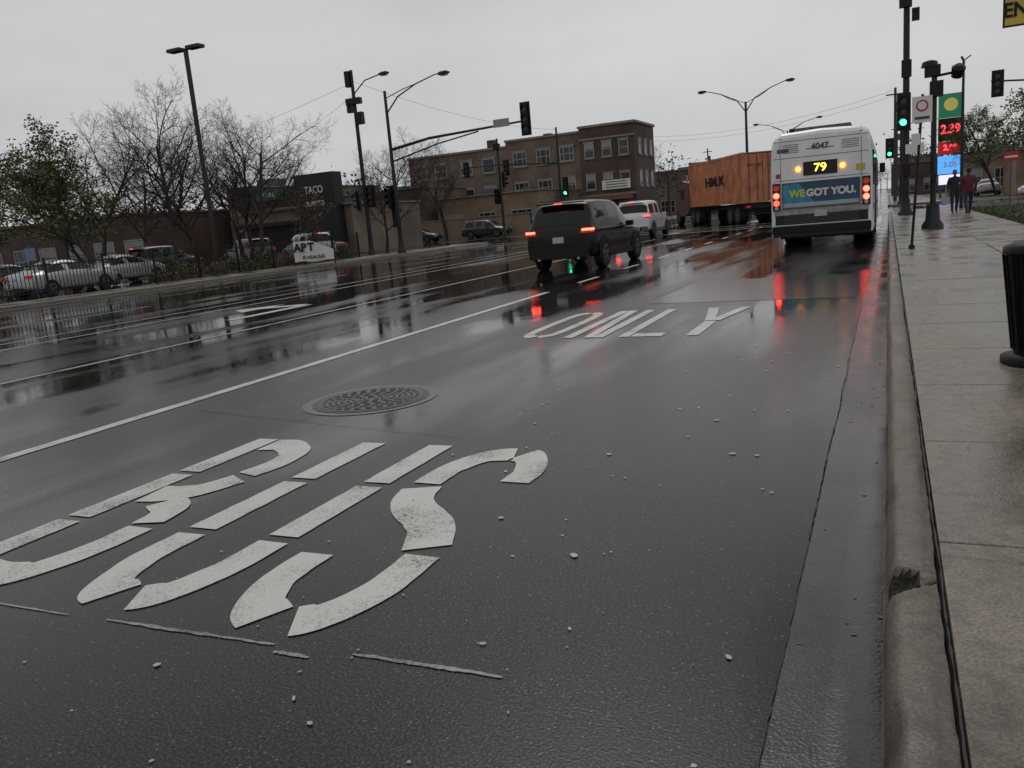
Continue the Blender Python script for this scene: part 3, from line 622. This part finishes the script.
def lamp_head(p,c,d):
    c=Vector(c);d=Vector(d).normalized();u=Vector((0,0,1));p.tube([c,c+d*.15,c+d*.5,c+d*.72],[.05,.11,.13,.04],POLE,8)
    p.tube([c+d*.2-u*.06,c+d*.6-u*.06],[.09,.08],PLATE,8)
def base(p,x,y,z=.13,r=.2): p.tube([(x,y,z),(x,y,z+.12),(x,y,z+.25),(x,y,z+.7)],[r*1.35,r*1.3,r*.9,r*.75],POLE,12)
p=P();x,y=-25.3,41.2
base(p,x,y);p.tube([(x,y,.1),(x,y,9.0)],[.13,.08],POLE,10)
p.tube([(x,y,7.8),(x+.8,y,8.6),(x+2,y,9.1),(x+3.2,y,9.4),(x+3.5,y,9.42)],[.04,.04,.035,.03,.03],POLE,6);p.tube([(x,y,8.6),(x+1.2,y,8.95),(x+2,y,9.1)],.025,POLE,6);lamp_head(p,(x+3.4,y,9.41),(1,0,-.02))
p.tube([(x,y,5.85),(x+2.5,y,6.2),(x+8.1,y,6.4)],[.09,.075,.05],POLE,8);p.tube([(x,y,5.2),(x+3,y,5.85),(x+5.5,y,6.2)],[.05,.04,.04],POLE,6)
signal(p,(x+8.25,y,6.5),(0,-1),1.45);p.box((x+6.9,y-.08,6.45),(.9,.04,.4),M('street_sign_grey',(.25,.27,.26),.5))
signal(p,(x-.35,y,3.3),(-.3,-1),1.05);signal(p,(x-.3,y+.2,2.5),(1,0),.5,n=1);p.box((x,y-.2,1.9),(.35,.3,.6),BLK)
p.obj('traffic_signal_mast')
p=P();x,y=-29.2,44
base(p,x,y);p.tube([(x,y,.1),(x,y,11)],[.15,.10],POLE,10);p.tube([(x,y,9.6),(x+.9,y,10.3),(x+2,y,10.5)],.035,POLE,6);lamp_head(p,(x+1.9,y,10.5),(1,0,0))
p.box((x-.2,y-.1,10.5),(.3,.3,.9),BLK);p.box((x+.1,y-.2,9.2),(1.0,.3,.35),BLK);p.box((x+.35,y-.15,8.2),(.5,.3,.7),BLK);p.box((x-.35,y,8.9),(.3,.3,.6),BLK)
signal(p,(x+.45,y-.1,3.6),(.2,-1),1.1);signal(p,(x-.45,y-.1,3.4),(-1,-.2),1.1)
p.obj('traffic_signal_pole')
p=P();x,y=-26.2,70
base(p,x,y);p.tube([(x,y,.1),(x,y,9)],[.13,.09],POLE,8);p.tube([(x,y,6.0),(x-5,y,6.4),(x-9,y,6.5)],[.09,.07,.05],POLE,6);signal(p,(x-9,y,6.3),(0,-1),1.2);signal(p,(x+.5,y,3.9),(0,-1),1.5,green=True);signal(p,(x-5,y,6.1),(0,-1),1.2)
p.obj('traffic_signal_mast')
p=P();x,y=-31,68
base(p,x,y);p.tube([(x,y,.1),(x,y,8.5)],[.13,.1],POLE,8);signal(p,(x+.4,y,5),(1,-.2),1.2);signal(p,(x-.4,y,3.6),(0,-1),1.1);p.box((x,y-.15,7.8),(.6,.25,.5),BLK);p.obj('traffic_signal_pole')
p=P();x,y=.9,70.5
base(p,x,y);p.tube([(x,y,.1),(x,y,7)],[.13,.09],POLE,8);signal(p,(x-.8,y,4.3),(0,-1),1.25,green=True);p.cyl((x-.8,y,4.3),(x,y,4.3),.04,POLE,6);p.obj('traffic_signal_pole')
def dbl(x,y,h,arm=4.2):
    p=P();base(p,x,y,0);p.tube([(x,y,0),(x,y,h-1.2)],[.14,.09],POLE,8)
    for s in(-1,1):
        p.tube([(x,y,h-2.0),(x+s*.7,y,h-1.0),(x+s*2,y,h-.35),(x+s*arm,y,h)],[.05,.045,.04,.035],POLE,6);p.tube([(x,y,h-1.3),(x+s*1.2,y,h-.85),(x+s*2,y,h-.35)],.025,POLE,5);lamp_head(p,(x+s*arm,y,h),(s,0,.02))
    p.obj('street_lamp')
dbl(-10.5,72,10.4,3.1);dbl(-11.4,112,10.6,3.4);dbl(-12,160,11.2,3.6)
p=P();x,y=-28.05,29.6
p.tube([(x,y,0),(x,y,.7)],[.28,.28],KERB,14);p.box((x,y,5.4),(.15,.15,9.2),POLE);p.box((x,y,9.95),(1.3,.06,.06),POLE)
for s in(-1,1): p.box((x+s*.55,y,10.0),(.75,.42,.14),POLE)
p.obj('parking_lot_lamp',bevel=.01)
p=P();x,y=-46,36;p.box((x,y,3.6),(.14,.14,7.2),POLE)
for s in(-1,1): p.box((x+s*.55,y,7.2),(.7,.4,.14),POLE)
p.obj('parking_lot_lamp')
p=P();x,y=.72,42
base(p,x,y,.14,.24);p.tube([(x,y,.1),(x,y,10.8)],[.15,.12],POLE,12)
signal(p,(x-.1,y-.32,4.6),(-.15,-1),1.35,green=True);p.box((x+.5,y-.1,4.5),(.3,.3,.9),BLK);p.box((x,y-.2,6.4),(.4,.3,.7),BLK);p.box((x-.05,y-.25,9.4),(.5,.3,1.0),BLK);p.box((x+.35,y,8.6),(.3,.25,.5),BLK)
p.box((x+.35,y-.22,3.0),(.75,.03,.42),WHITE);p.box((x,y-.25,2.1),(.35,.25,.5),BLK)
p.tube([(x,y,10.2),(x-.4,y,10.6),(x-.6,y,10.6)],.03,POLE,6);lamp_head(p,(x-.3,y,10.5),(-1,0,0));p.obj('traffic_signal_pole')
p=P();x,y=1.18,27.3
base(p,x,y,.14,.22);p.tube([(x,y,.14),(x,y,4.7)],[.08,.07],POLE,12)
p.box((x-.05,y,4.5),(.40,.34,.30),BLK);p.tube([(x-.12,y,4.62),(x-.12,y,4.76),(x-.12,y,4.80)],[.23,.19,.05],BLK,12)
p.tube([(x,y,4.35),(x+.55,y,4.4)],.04,BLK,6);p.tube([(x+.55,y+.1,4.28),(x+.6,y-.05,4.5),(x+.6,y-.1,4.57)],[.14,.19,.08],BLK,10);p.box((x+.05,y-.1,4.0),(.34,.28,.42),BLK);p.box((x,y-.12,1.6),(.16,.12,.24),BLK)
p.obj('pedestrian_signal_pole',bevel=.01)
p=P();p.tube([(.44,19,.14),(.62,19,3.15)],.027,BLK,8);p.tube([(.44,19,.14),(.445,19,.22)],.06,BLK,8)
p.box((.61,18.96,2.86),(.36,.012,.50),WHITE);p.cyl((.61,18.95,2.93),(.61,18.945,2.93),.11,M('sign_red',(.4,.02,.02),.5),20);p.cyl((.61,18.944,2.93),(.61,18.94,2.93),.08,WHITE,20);p.box((.61,18.945,2.70),(.26,.006,.05),M('sign_ink',(.05,.05,.05),.5));p.box((.50,18.96,2.3),(.16,.012,.22),WHITE)
p.obj('parking_sign')
p=P();x,y=3.2,46;p.tube([(x,y,0),(x,y,6.9),(x-.1,y,7.1)],[.08,.055,.05],POLE,8);p.tube([(x,y,6.9),(x+.3,y,7.1)],.03,POLE,6);p.obj('street_lamp')
p=P();x,y=8.8,51;p.tube([(x,y,0),(x,y,6.2)],[.12,.09],POLE,8);p.tube([(x,y,5.9),(x-4,y,6.3)],[.06,.045],POLE,6);signal(p,(x-3.7,y,6.15),(-.1,-1),1.1);p.obj('traffic_signal_mast')
p=P();x,y=5.0,44;p.tube([(x,y,0),(x,y,2.6)],.03,STEEL,6);p.box((x,y-.04,2.3),(.6,.02,.4),MC['sign_red']);p.box((x,y-.055,2.3),(.5,.01,.08),WHITE);p.obj('wrong_way_sign')
p=P();YEL=M('yellow_sign_face',(.52,.36,.04),.4);p.tube([(1.78,12,.14),(1.78,12,4.3)],.035,STEEL,8);p.box((1.74,11.95,3.56),(1.02,.012,.86),BLK);p.box((1.74,11.943,3.56),(.98,.012,.82),YEL)
o=p.obj('yellow_warning_sign');text('sign_text','ENFORCED',.225,(1.75,11.93,3.31),FR,BLK,o,.002,.006,.9);text('sign_text','PHOTO',.225,(1.75,11.93,3.72),FR,BLK,o,.002,.006)
E=empty('gas_price_sign',(5.45,93,0));p=P()
p.box((-.8,0,3.5),(.2,.3,7),STEEL);p.box((.8,0,3.5),(.2,.3,7),STEEL)
GSN=M('gas_sign_green',(.01,.09,.05),.4,emit=.25,ecol=(.02,.3,.15));p.box((0,0,8.6),(2.1,.4,2.2),GSN);p.cyl((0,-.22,8.7),(0,-.24,8.7),.6,M('gas_logo_yellow',(.5,.45,.1),.4,emit=.3),16)
p.box((0,0,6.4),(2.1,.4,2.1),BLK);p.box((0,0,4.7),(2.1,.4,1.2),M('gas_red_panel',(.05,.006,.006),.4,emit=.4,ecol=(.6,.02,.03)));p.box((0,0,3.1),(2.1,.38,1.7),M('gas_blue_panel',(.05,.2,.55),.4,emit=1.0,ecol=(.1,.4,1)));p.box((0,-.02,1.7),(1.9,.38,.9),M('gas_white_panel',(.7,.7,.8),.4,emit=.9,ecol=(.8,.8,1)));p.obj('panels',par=E)
text('price','2.39',1.15,(0,-.24,6.4),FR,M('lit_red_digits',(.9,.02,.02),.4,emit=5,ecol=(1,.03,.05)),E,.01,.02,.85);text('price','2.99',.7,(0,-.24,4.7),FR,MC['lit_red_digits'],E,.01,.02);text('price','3.05',.7,(0,-.22,3.1),FR,WHITE,E,.01,.02)
BINM=M('bin_black',(.004,.004,.0045),.45,spec=.15)
p=P();x,y=1.0,6.55
p.tube([(x,y,.15),(x,y,.19),(x,y,.22)],[.29,.29,.21],BINM,24);p.tube([(x,y,.22),(x,y,.84),(x,y,.90)],[.205,.26,.27],BINM,24)
for k in range(24):
    a=6.283*k/24;p.tube([(x+.235*math.cos(a)*.93,y+.235*math.sin(a)*.93,.24),(x+.285*math.cos(a),y+.285*math.sin(a),.89)],.009,BINM,5)
p.tube([(x,y,.90),(x,y,.94),(x,y,.97)],[.29,.29,.22],BINM,24);p.obj('litter_bin')
p=P();x=-27.35;yy=-4
while yy<40:
    p.box((x,yy,.80),(.02,.02,1.25),BLK);yy+=.15
for z in(.35,1.28): p.box((x,18,z),(.04,44,.04),BLK)
for i in range(19): p.box((x,-4+i*2.44,.82),(.07,.07,1.45),BLK)
p.obj('iron_fence')
E=empty('banner',(-26.7,33.4,0),rad(20));p=P();n=14;vs=[]
for i in range(n+1):
    u=i/n;wv_=.05*math.sin(u*14);vs+=[(u*2.0,wv_,.30+.03*math.sin(u*9)),(u*2.0,wv_*.6,1.30 if u<.45 else 1.30-(u-.45)*.9)]
p.add(vs,[(2*i,2*i+2,2*i+3,2*i+1) for i in range(n)],WHITE,True)
for xx in(0,2.0): p.cyl((xx,.05,.1),(xx,.05,1.4),.03,BLK,6)
p.obj('cloth',par=E);text('banner_text','ART',.55,(.55,-.09,.98),FR,BLK,E,.002,.02);text('banner_text','IS HEALING',.22,(1.0,-.09,.50),FR,BLK,E,.002,.006)
p=P();x,y=-28.2,20.6;p.tube([(x,y,0),(x,y,1.9)],.03,STEEL,6);p.box((x,y-.04,1.7),(.55,.02,.45),M('blue_sign_panel',(.12,.16,.28),.4));p.obj('lot_sign')
p=P()
def wire(a,b,sag,r=.012):
    a=Vector(a);b=Vector(b);p.tube([a.lerp(b,t/14)-Vector((0,0,sag*4*(t/14)*(1-t/14))) for t in range(15)],r,BLK,3,False)
for dz in(0,.5): wire((.6,88,10.2-dz),(-25.5,100,9.7-dz),1.0,.012)
wire((-29.2,44,9.6),(-55,60,9),1,.010);wire((.6,88,10.2),(1.2,140,10.2),1.5,.012);wire((-80,62,10),(-29.2,44,10.3),1.2,.01);wire((-29.2,44,10.4),(-26.2,70,8.8),.6,.010)
p.obj('overhead_wires')
def util(x,y,h):
    p=P();p.tube([(x,y,0),(x,y,h)],[.16,.11],WOOD,8);p.box((x,y-.1,h-.6),(1.6,.1,.12),WOOD);p.cyl((x+.3,y-.2,h-2.2),(x+.3,y-.2,h-1.3),.22,GREYP,10);p.obj('utility_pole')
util(.6,88,10.4);util(1.2,140,10.4);util(-28.5,150,10.8);util(-80,62,10.8)

# ---------------- people ----------------
def person(name,loc,rz,coat,pants,stride=.25,bag=False):
    V=[(0,0,.95),(0,-.01,1.15),(0,0,1.36),(0,.0,1.47),(0,.02,1.55),
       (.10,0,.90),(.11,stride*.5,.50),(.11,stride*.85,.09),(.12,stride+.13,.04),
       (-.10,0,.90),(-.11,-stride*.15,.50),(-.11,-stride*.9,.11),(-.11,-stride*.75+.08,.04),
       (.19,0,1.40),(.25,-.06,1.13),(.25,.06,.90),(.245,.10,.82),
       (-.19,0,1.40),(-.25,.04,1.13),(-.25,.12,.91),(-.245,.16,.83)]
    Ed=[(0,1),(1,2),(2,3),(3,4),(0,5),(5,6),(6,7),(7,8),(0,9),(9,10),(10,11),(11,12),(2,13),(13,14),(14,15),(15,16),(2,17),(17,18),(18,19),(19,20)]
    Rr=[.15,.145,.15,.062,.055,.10,.068,.048,.045,.10,.068,.048,.045,.075,.052,.042,.03,.075,.052,.042,.03]
    me=bpy.data.meshes.new('b');me.from_pydata(V,Ed,[]);o=bpy.data.objects.new('b',me);sc.collection.objects.link(o)
    md=o.modifiers.new('k','SKIN')
    for i,r_ in enumerate(Rr): me.skin_vertices[0].data[i].radius=(r_*1.1 if i in(1,2,0) else r_,r_*.85 if i in (0,1,2) else r_)
    me.skin_vertices[0].data[0].use_root=True
    s=o.modifiers.new('s','SUBSURF');s.levels=2;s.render_levels=2
    dg=bpy.context.evaluated_depsgraph_get();m2=bpy.data.meshes.new_from_object(o.evaluated_get(dg));bpy.data.objects.remove(o)
    SK=M('skin',(.12,.06,.04),.5);SH=M('shoe_dark',(.02,.02,.02),.5);m2.materials.clear()
    for m in(coat,pants,SK,SH): m2.materials.append(m)
    for f in m2.polygons:
        c=f.center;f.use_smooth=True
        f.material_index=3 if c.z<.10 else 1 if (c.z<.86 and abs(c.x)<.2) else 2 if (c.z>1.47 or (c.z<.86 and abs(c.x)>.2)) else 0
    E=empty(name,loc,rz);b=bpy.data.objects.new('figure',m2);sc.collection.objects.link(b);b.parent=E
    p=P();HA=M('dark_hair',(.012,.01,.01),.7)
    def ell(c,r_,m,n=12,k=8):
        vs=[];fs=[]
        for i in range(k+1):
            t=math.pi*i/k
            for j in range(n):
                a=6.283*j/n;vs.append((c[0]+r_[0]*math.sin(t)*math.cos(a),c[1]+r_[1]*math.sin(t)*math.sin(a),c[2]+r_[2]*math.cos(t)))
        for i in range(k):
            for j in range(n): fs.append((i*n+j,i*n+(j+1)%n,(i+1)*n+(j+1)%n,(i+1)*n+j))
        p.add(vs,fs,m,True)
    ell((0,.03,1.64),(.075,.095,.115),SK);ell((0,.012,1.675),(.084,.098,.098),HA)
    ell((0,.125,1.625),(.014,.02,.022),SK)
    for s_ in(-1,1):
        ell((s_*.077,.03,1.635),(.012,.02,.03),SK);ell((s_*.03,.115,1.65),(.011,.01,.008),WHITE)
    p.box((0,.118,1.585),(.045,.01,.01),M('lips',(.12,.03,.03),.5))
    for s_,hy,hz in((1,.105,.80),(-1,.165,.81)):
        for k in range(4): p.tube([(s_*.245,hy-.03+k*.02,hz),(s_*.243,hy-.025+k*.021,hz-.045),(s_*.235,hy-.02+k*.021,hz-.075)],[.010,.009,.007],SK,6)
        p.tube([(s_*.235,hy+.03,hz+.03),(s_*.225,hy+.05,hz-.01),(s_*.22,hy+.05,hz-.03)],[.011,.010,.008],SK,6)
    if bag: p.box((0,-.19,1.22),(.30,.16,.42),M('backpack_dark',(.03,.03,.05),.7))
    p.obj('head_and_hands',par=E,bevel=.004)
JE=M('dark_blue_jeans',(.018,.026,.05),.8);CO=M('dark_red_coat',(.10,.014,.025),.8);BK=M('black_coat',(.015,.015,.018),.8)
person('pedestrian',(2.82,37,.14),rad(10),CO,JE,.28);person('pedestrian',(2.5,39.5,.14),rad(-170),BK,BK,.18,True)

# ---------------- trees ----------------
def tree_mesh(seed,h,spread=.5,levels=4,leafm=None,leafn=0,trunk=.3,rad0=.17,up=.25):
    rt=random.Random(seed);p=P();tips=[]
    def br(a,d,L,r_,lv):
        n=3 if lv>=2 else 5;pts=[a];rs=[r_];c=a.copy();dd=d.copy()
        for i in range(n):
            dd=(dd+Vector((rt.gauss(0,.13),rt.gauss(0,.13),rt.gauss(up*.18,.08)))).normalized();c=c+dd*(L/n);pts.append(c.copy());rs.append(max(.0055,r_*(1-.62*(i+1)/n)))
        p.tube(pts,rs,BARK,7 if lv==0 else (5 if lv==1 else 3),False)
        if lv>=levels-1: tips.extend(pts[1:])
        if lv>=levels: return
        k={0:11,1:7,2:6,3:6}.get(lv,3)
        for i in range(k):
            t=(trunk+(1-trunk)*(i+.5)/k) if lv==0 else .18+.82*(i+rt.random())/k
            q=t*n;j=min(n-1,int(q));s=pts[j].lerp(pts[j+1],q-j);rr_=rs[j]+(rs[j+1]-rs[j])*(q-j)
            az=i*2.4+rt.random()*1.2;bd=(pts[j+1]-pts[j]).normalized();u=bd.cross(Vector((0,0,1)) if abs(bd.z)<.95 else Vector((1,0,0))).normalized();v_=bd.cross(u)
            tl=rad(rt.uniform(32,62)) if lv>0 else rad(rt.uniform(35,60));nd=(bd*math.cos(tl)+(u*math.cos(az)+v_*math.sin(az))*math.sin(tl)).normalized();nd.z+=up*.4;nd.normalize()
            ll=L*rt.uniform(.42,.66)*(1-.35*t if lv==0 else 1-.3*t)*(spread/.5 if lv==0 else 1)
            br(s,nd,ll,max(.0065,rr_*.62),lv+1)
    br(Vector((0,0,0)),Vector((0,0,1)),h*.86,rad0,0)
    p.tube([(0,0,-.1),(0,0,.25)],[rad0*1.5,rad0],BARK,7,False)
    for i in range(leafn):
        c=rt.choice(tips)+Vector((rt.gauss(0,.16),rt.gauss(0,.16),rt.gauss(0,.12)));s=rt.uniform(.05,.11)
        a=Vector((rt.gauss(0,1),rt.gauss(0,1),rt.gauss(0,.6))).normalized();b=a.cross(Vector((rt.gauss(0,1),rt.gauss(0,1),rt.gauss(0,1)))).normalized()
        p.add([c+a*s,c+b*s*.7,c-a*s,c-b*s*.7],[(0,1,2,3)],leafm[rt.randrange(len(leafm))])
    return p.mesh('tree')
LG=[M('leaf_green',(.085,.12,.03),.6),M('leaf_dark_green',(.045,.07,.02),.6),M('leaf_olive',(.12,.12,.035),.6)]
LO=[M('leaf_rust',(.13,.06,.02),.7),MC['leaf_olive']]
tm=[tree_mesh(1,8.5,.6),tree_mesh(2,9.0,.62),tree_mesh(3,8,.68)]
tg=tree_mesh(5,7.5,.66,3,LG,9000,.3,.16);tg2=tree_mesh(8,9,.6,3,LG,9500,.25,.2);to=tree_mesh(6,7,.5,3,LO,1500)
def tr(name,me,x,y,s=1,rz=0,sz=None):
    o=bpy.data.objects.new(name,me);sc.collection.objects.link(o);o.location=(x,y,0);o.scale=(s,s,sz or s);o.rotation_euler=(0,0,rz)
tr('leafy_tree',tg,-34.9,28.9,.84,0)
tr('bare_tree',tm[0],-33.0,31.8,.90,1);tr('bare_tree',tm[1],-31.6,36.6,.84,2);tr('bare_tree',tm[2],-39.5,33,.9,.5);tr('bare_tree',tm[0],-36.5,42,.9,3.6)
tr('bare_tree',tm[2],-35,39,.82,4.1);tr('bare_tree',tm[1],-45,41,.85,2.2);tr('bare_tree',tm[0],-30,47,.6,5);tr('bare_tree',tm[1],-46,72,1.0,1.1);tr('bare_tree',tm[2],-40,74,1.05,3);tr('bare_tree',tm[0],-53,66,1.0,2)
tr('bare_tree',tm[2],-33.6,34.2,.85,2.9);tr('autumn_tree',to,-29,38,.5,1);tr('leafy_tree',tg,-62,42,1.0,2);tr('autumn_tree',to,-30.5,83,.6,0);tr('bare_tree',tm[1],-29,112,1,4);tr('leafy_tree',tg,-47,38,.8,1)
tr('leafy_tree',tg2,11.5,60,.8,1);tr('leafy_tree',tg2,8.5,84,.75,2);tr('leafy_tree',tg,12.5,72,.9,4);tr('leafy_tree',tg2,13,98,.9,5);tr('leafy_tree',tg,8.8,48,.75,5)
d=P();rt=random.Random(77);DT=[M('distant_foliage',(.055,.06,.03),.8),M('distant_foliage_dark',(.028,.034,.02),.8),M('distant_foliage_brown',(.07,.045,.03),.8)]
spots=[]
for i in range(46): spots.append((rt.uniform(-150,-34),rt.uniform(108,150),rt.uniform(5,9)))
for i in range(34): spots.append((rt.uniform(-130,-50),rt.uniform(66,84),rt.uniform(5,8.5)))
for i in range(14): spots.append((rt.uniform(-29,-27),120+i*14,rt.uniform(6,10)))
for i in range(24): spots.append((rt.uniform(4,34),rt.uniform(112,200),rt.uniform(7,12)))
for i in range(30): spots.append((rt.uniform(-60,60),rt.uniform(330,420),rt.uniform(8,14)))
for x,y,h in spots:
    d.tube([(x,y,0),(x,y,h*.6)],[.2,.1],BARK,4,False)
    blobs=[(x+rt.gauss(0,h*.2),y+rt.gauss(0,h*.15),h*rt.uniform(.4,.85),h*rt.uniform(.12,.24)) for _ in range(8)]
    m_=rt.choice([0,0,2,1])
    for i in range(300):
        bx,by,bz,br_=rt.choice(blobs);v_=Vector((rt.gauss(0,1),rt.gauss(0,1),rt.gauss(0,.8)));c=Vector((bx,by,bz))+v_*br_*.62
        if c.z<.3: continue
        s=rt.uniform(.12,.30);a=Vector((rt.gauss(0,1),rt.gauss(0,1),rt.gauss(0,1))).normalized();b=a.cross(Vector((rt.gauss(0,1),rt.gauss(0,1),rt.gauss(0,1)))).normalized()
        d.add([c+a*s,c+b*s*.6,c-a*s,c-b*s*.6],[(0,1,2,3)],DT[m_ if rt.random()<.7 else 1])
d.obj('distant_trees',fix=False)
hd=P();
for i in range(7000):
    y=rt.choice([rt.uniform(15,19.5),rt.uniform(26,40),rt.uniform(26,40)]);x=-28.3+rt.gauss(0,.35);z=abs(rt.gauss(.35,.28))*(1+.4*noise.noise((x,y,0)));s=rt.uniform(.03,.07)
    a=Vector((rt.gauss(0,1),rt.gauss(0,1),rt.gauss(0,1))).normalized();b=a.cross(Vector((rt.gauss(0,1),rt.gauss(0,1),rt.gauss(0,1)))).normalized();c=Vector((x,y,z))
    hd.add([c+a*s,c+b*s*.6,c-a*s,c-b*s*.6],[(0,1,2,3)],(LG+LO)[rt.choice([1,1,2,3,4])])
hd.obj('hedge',fix=False)
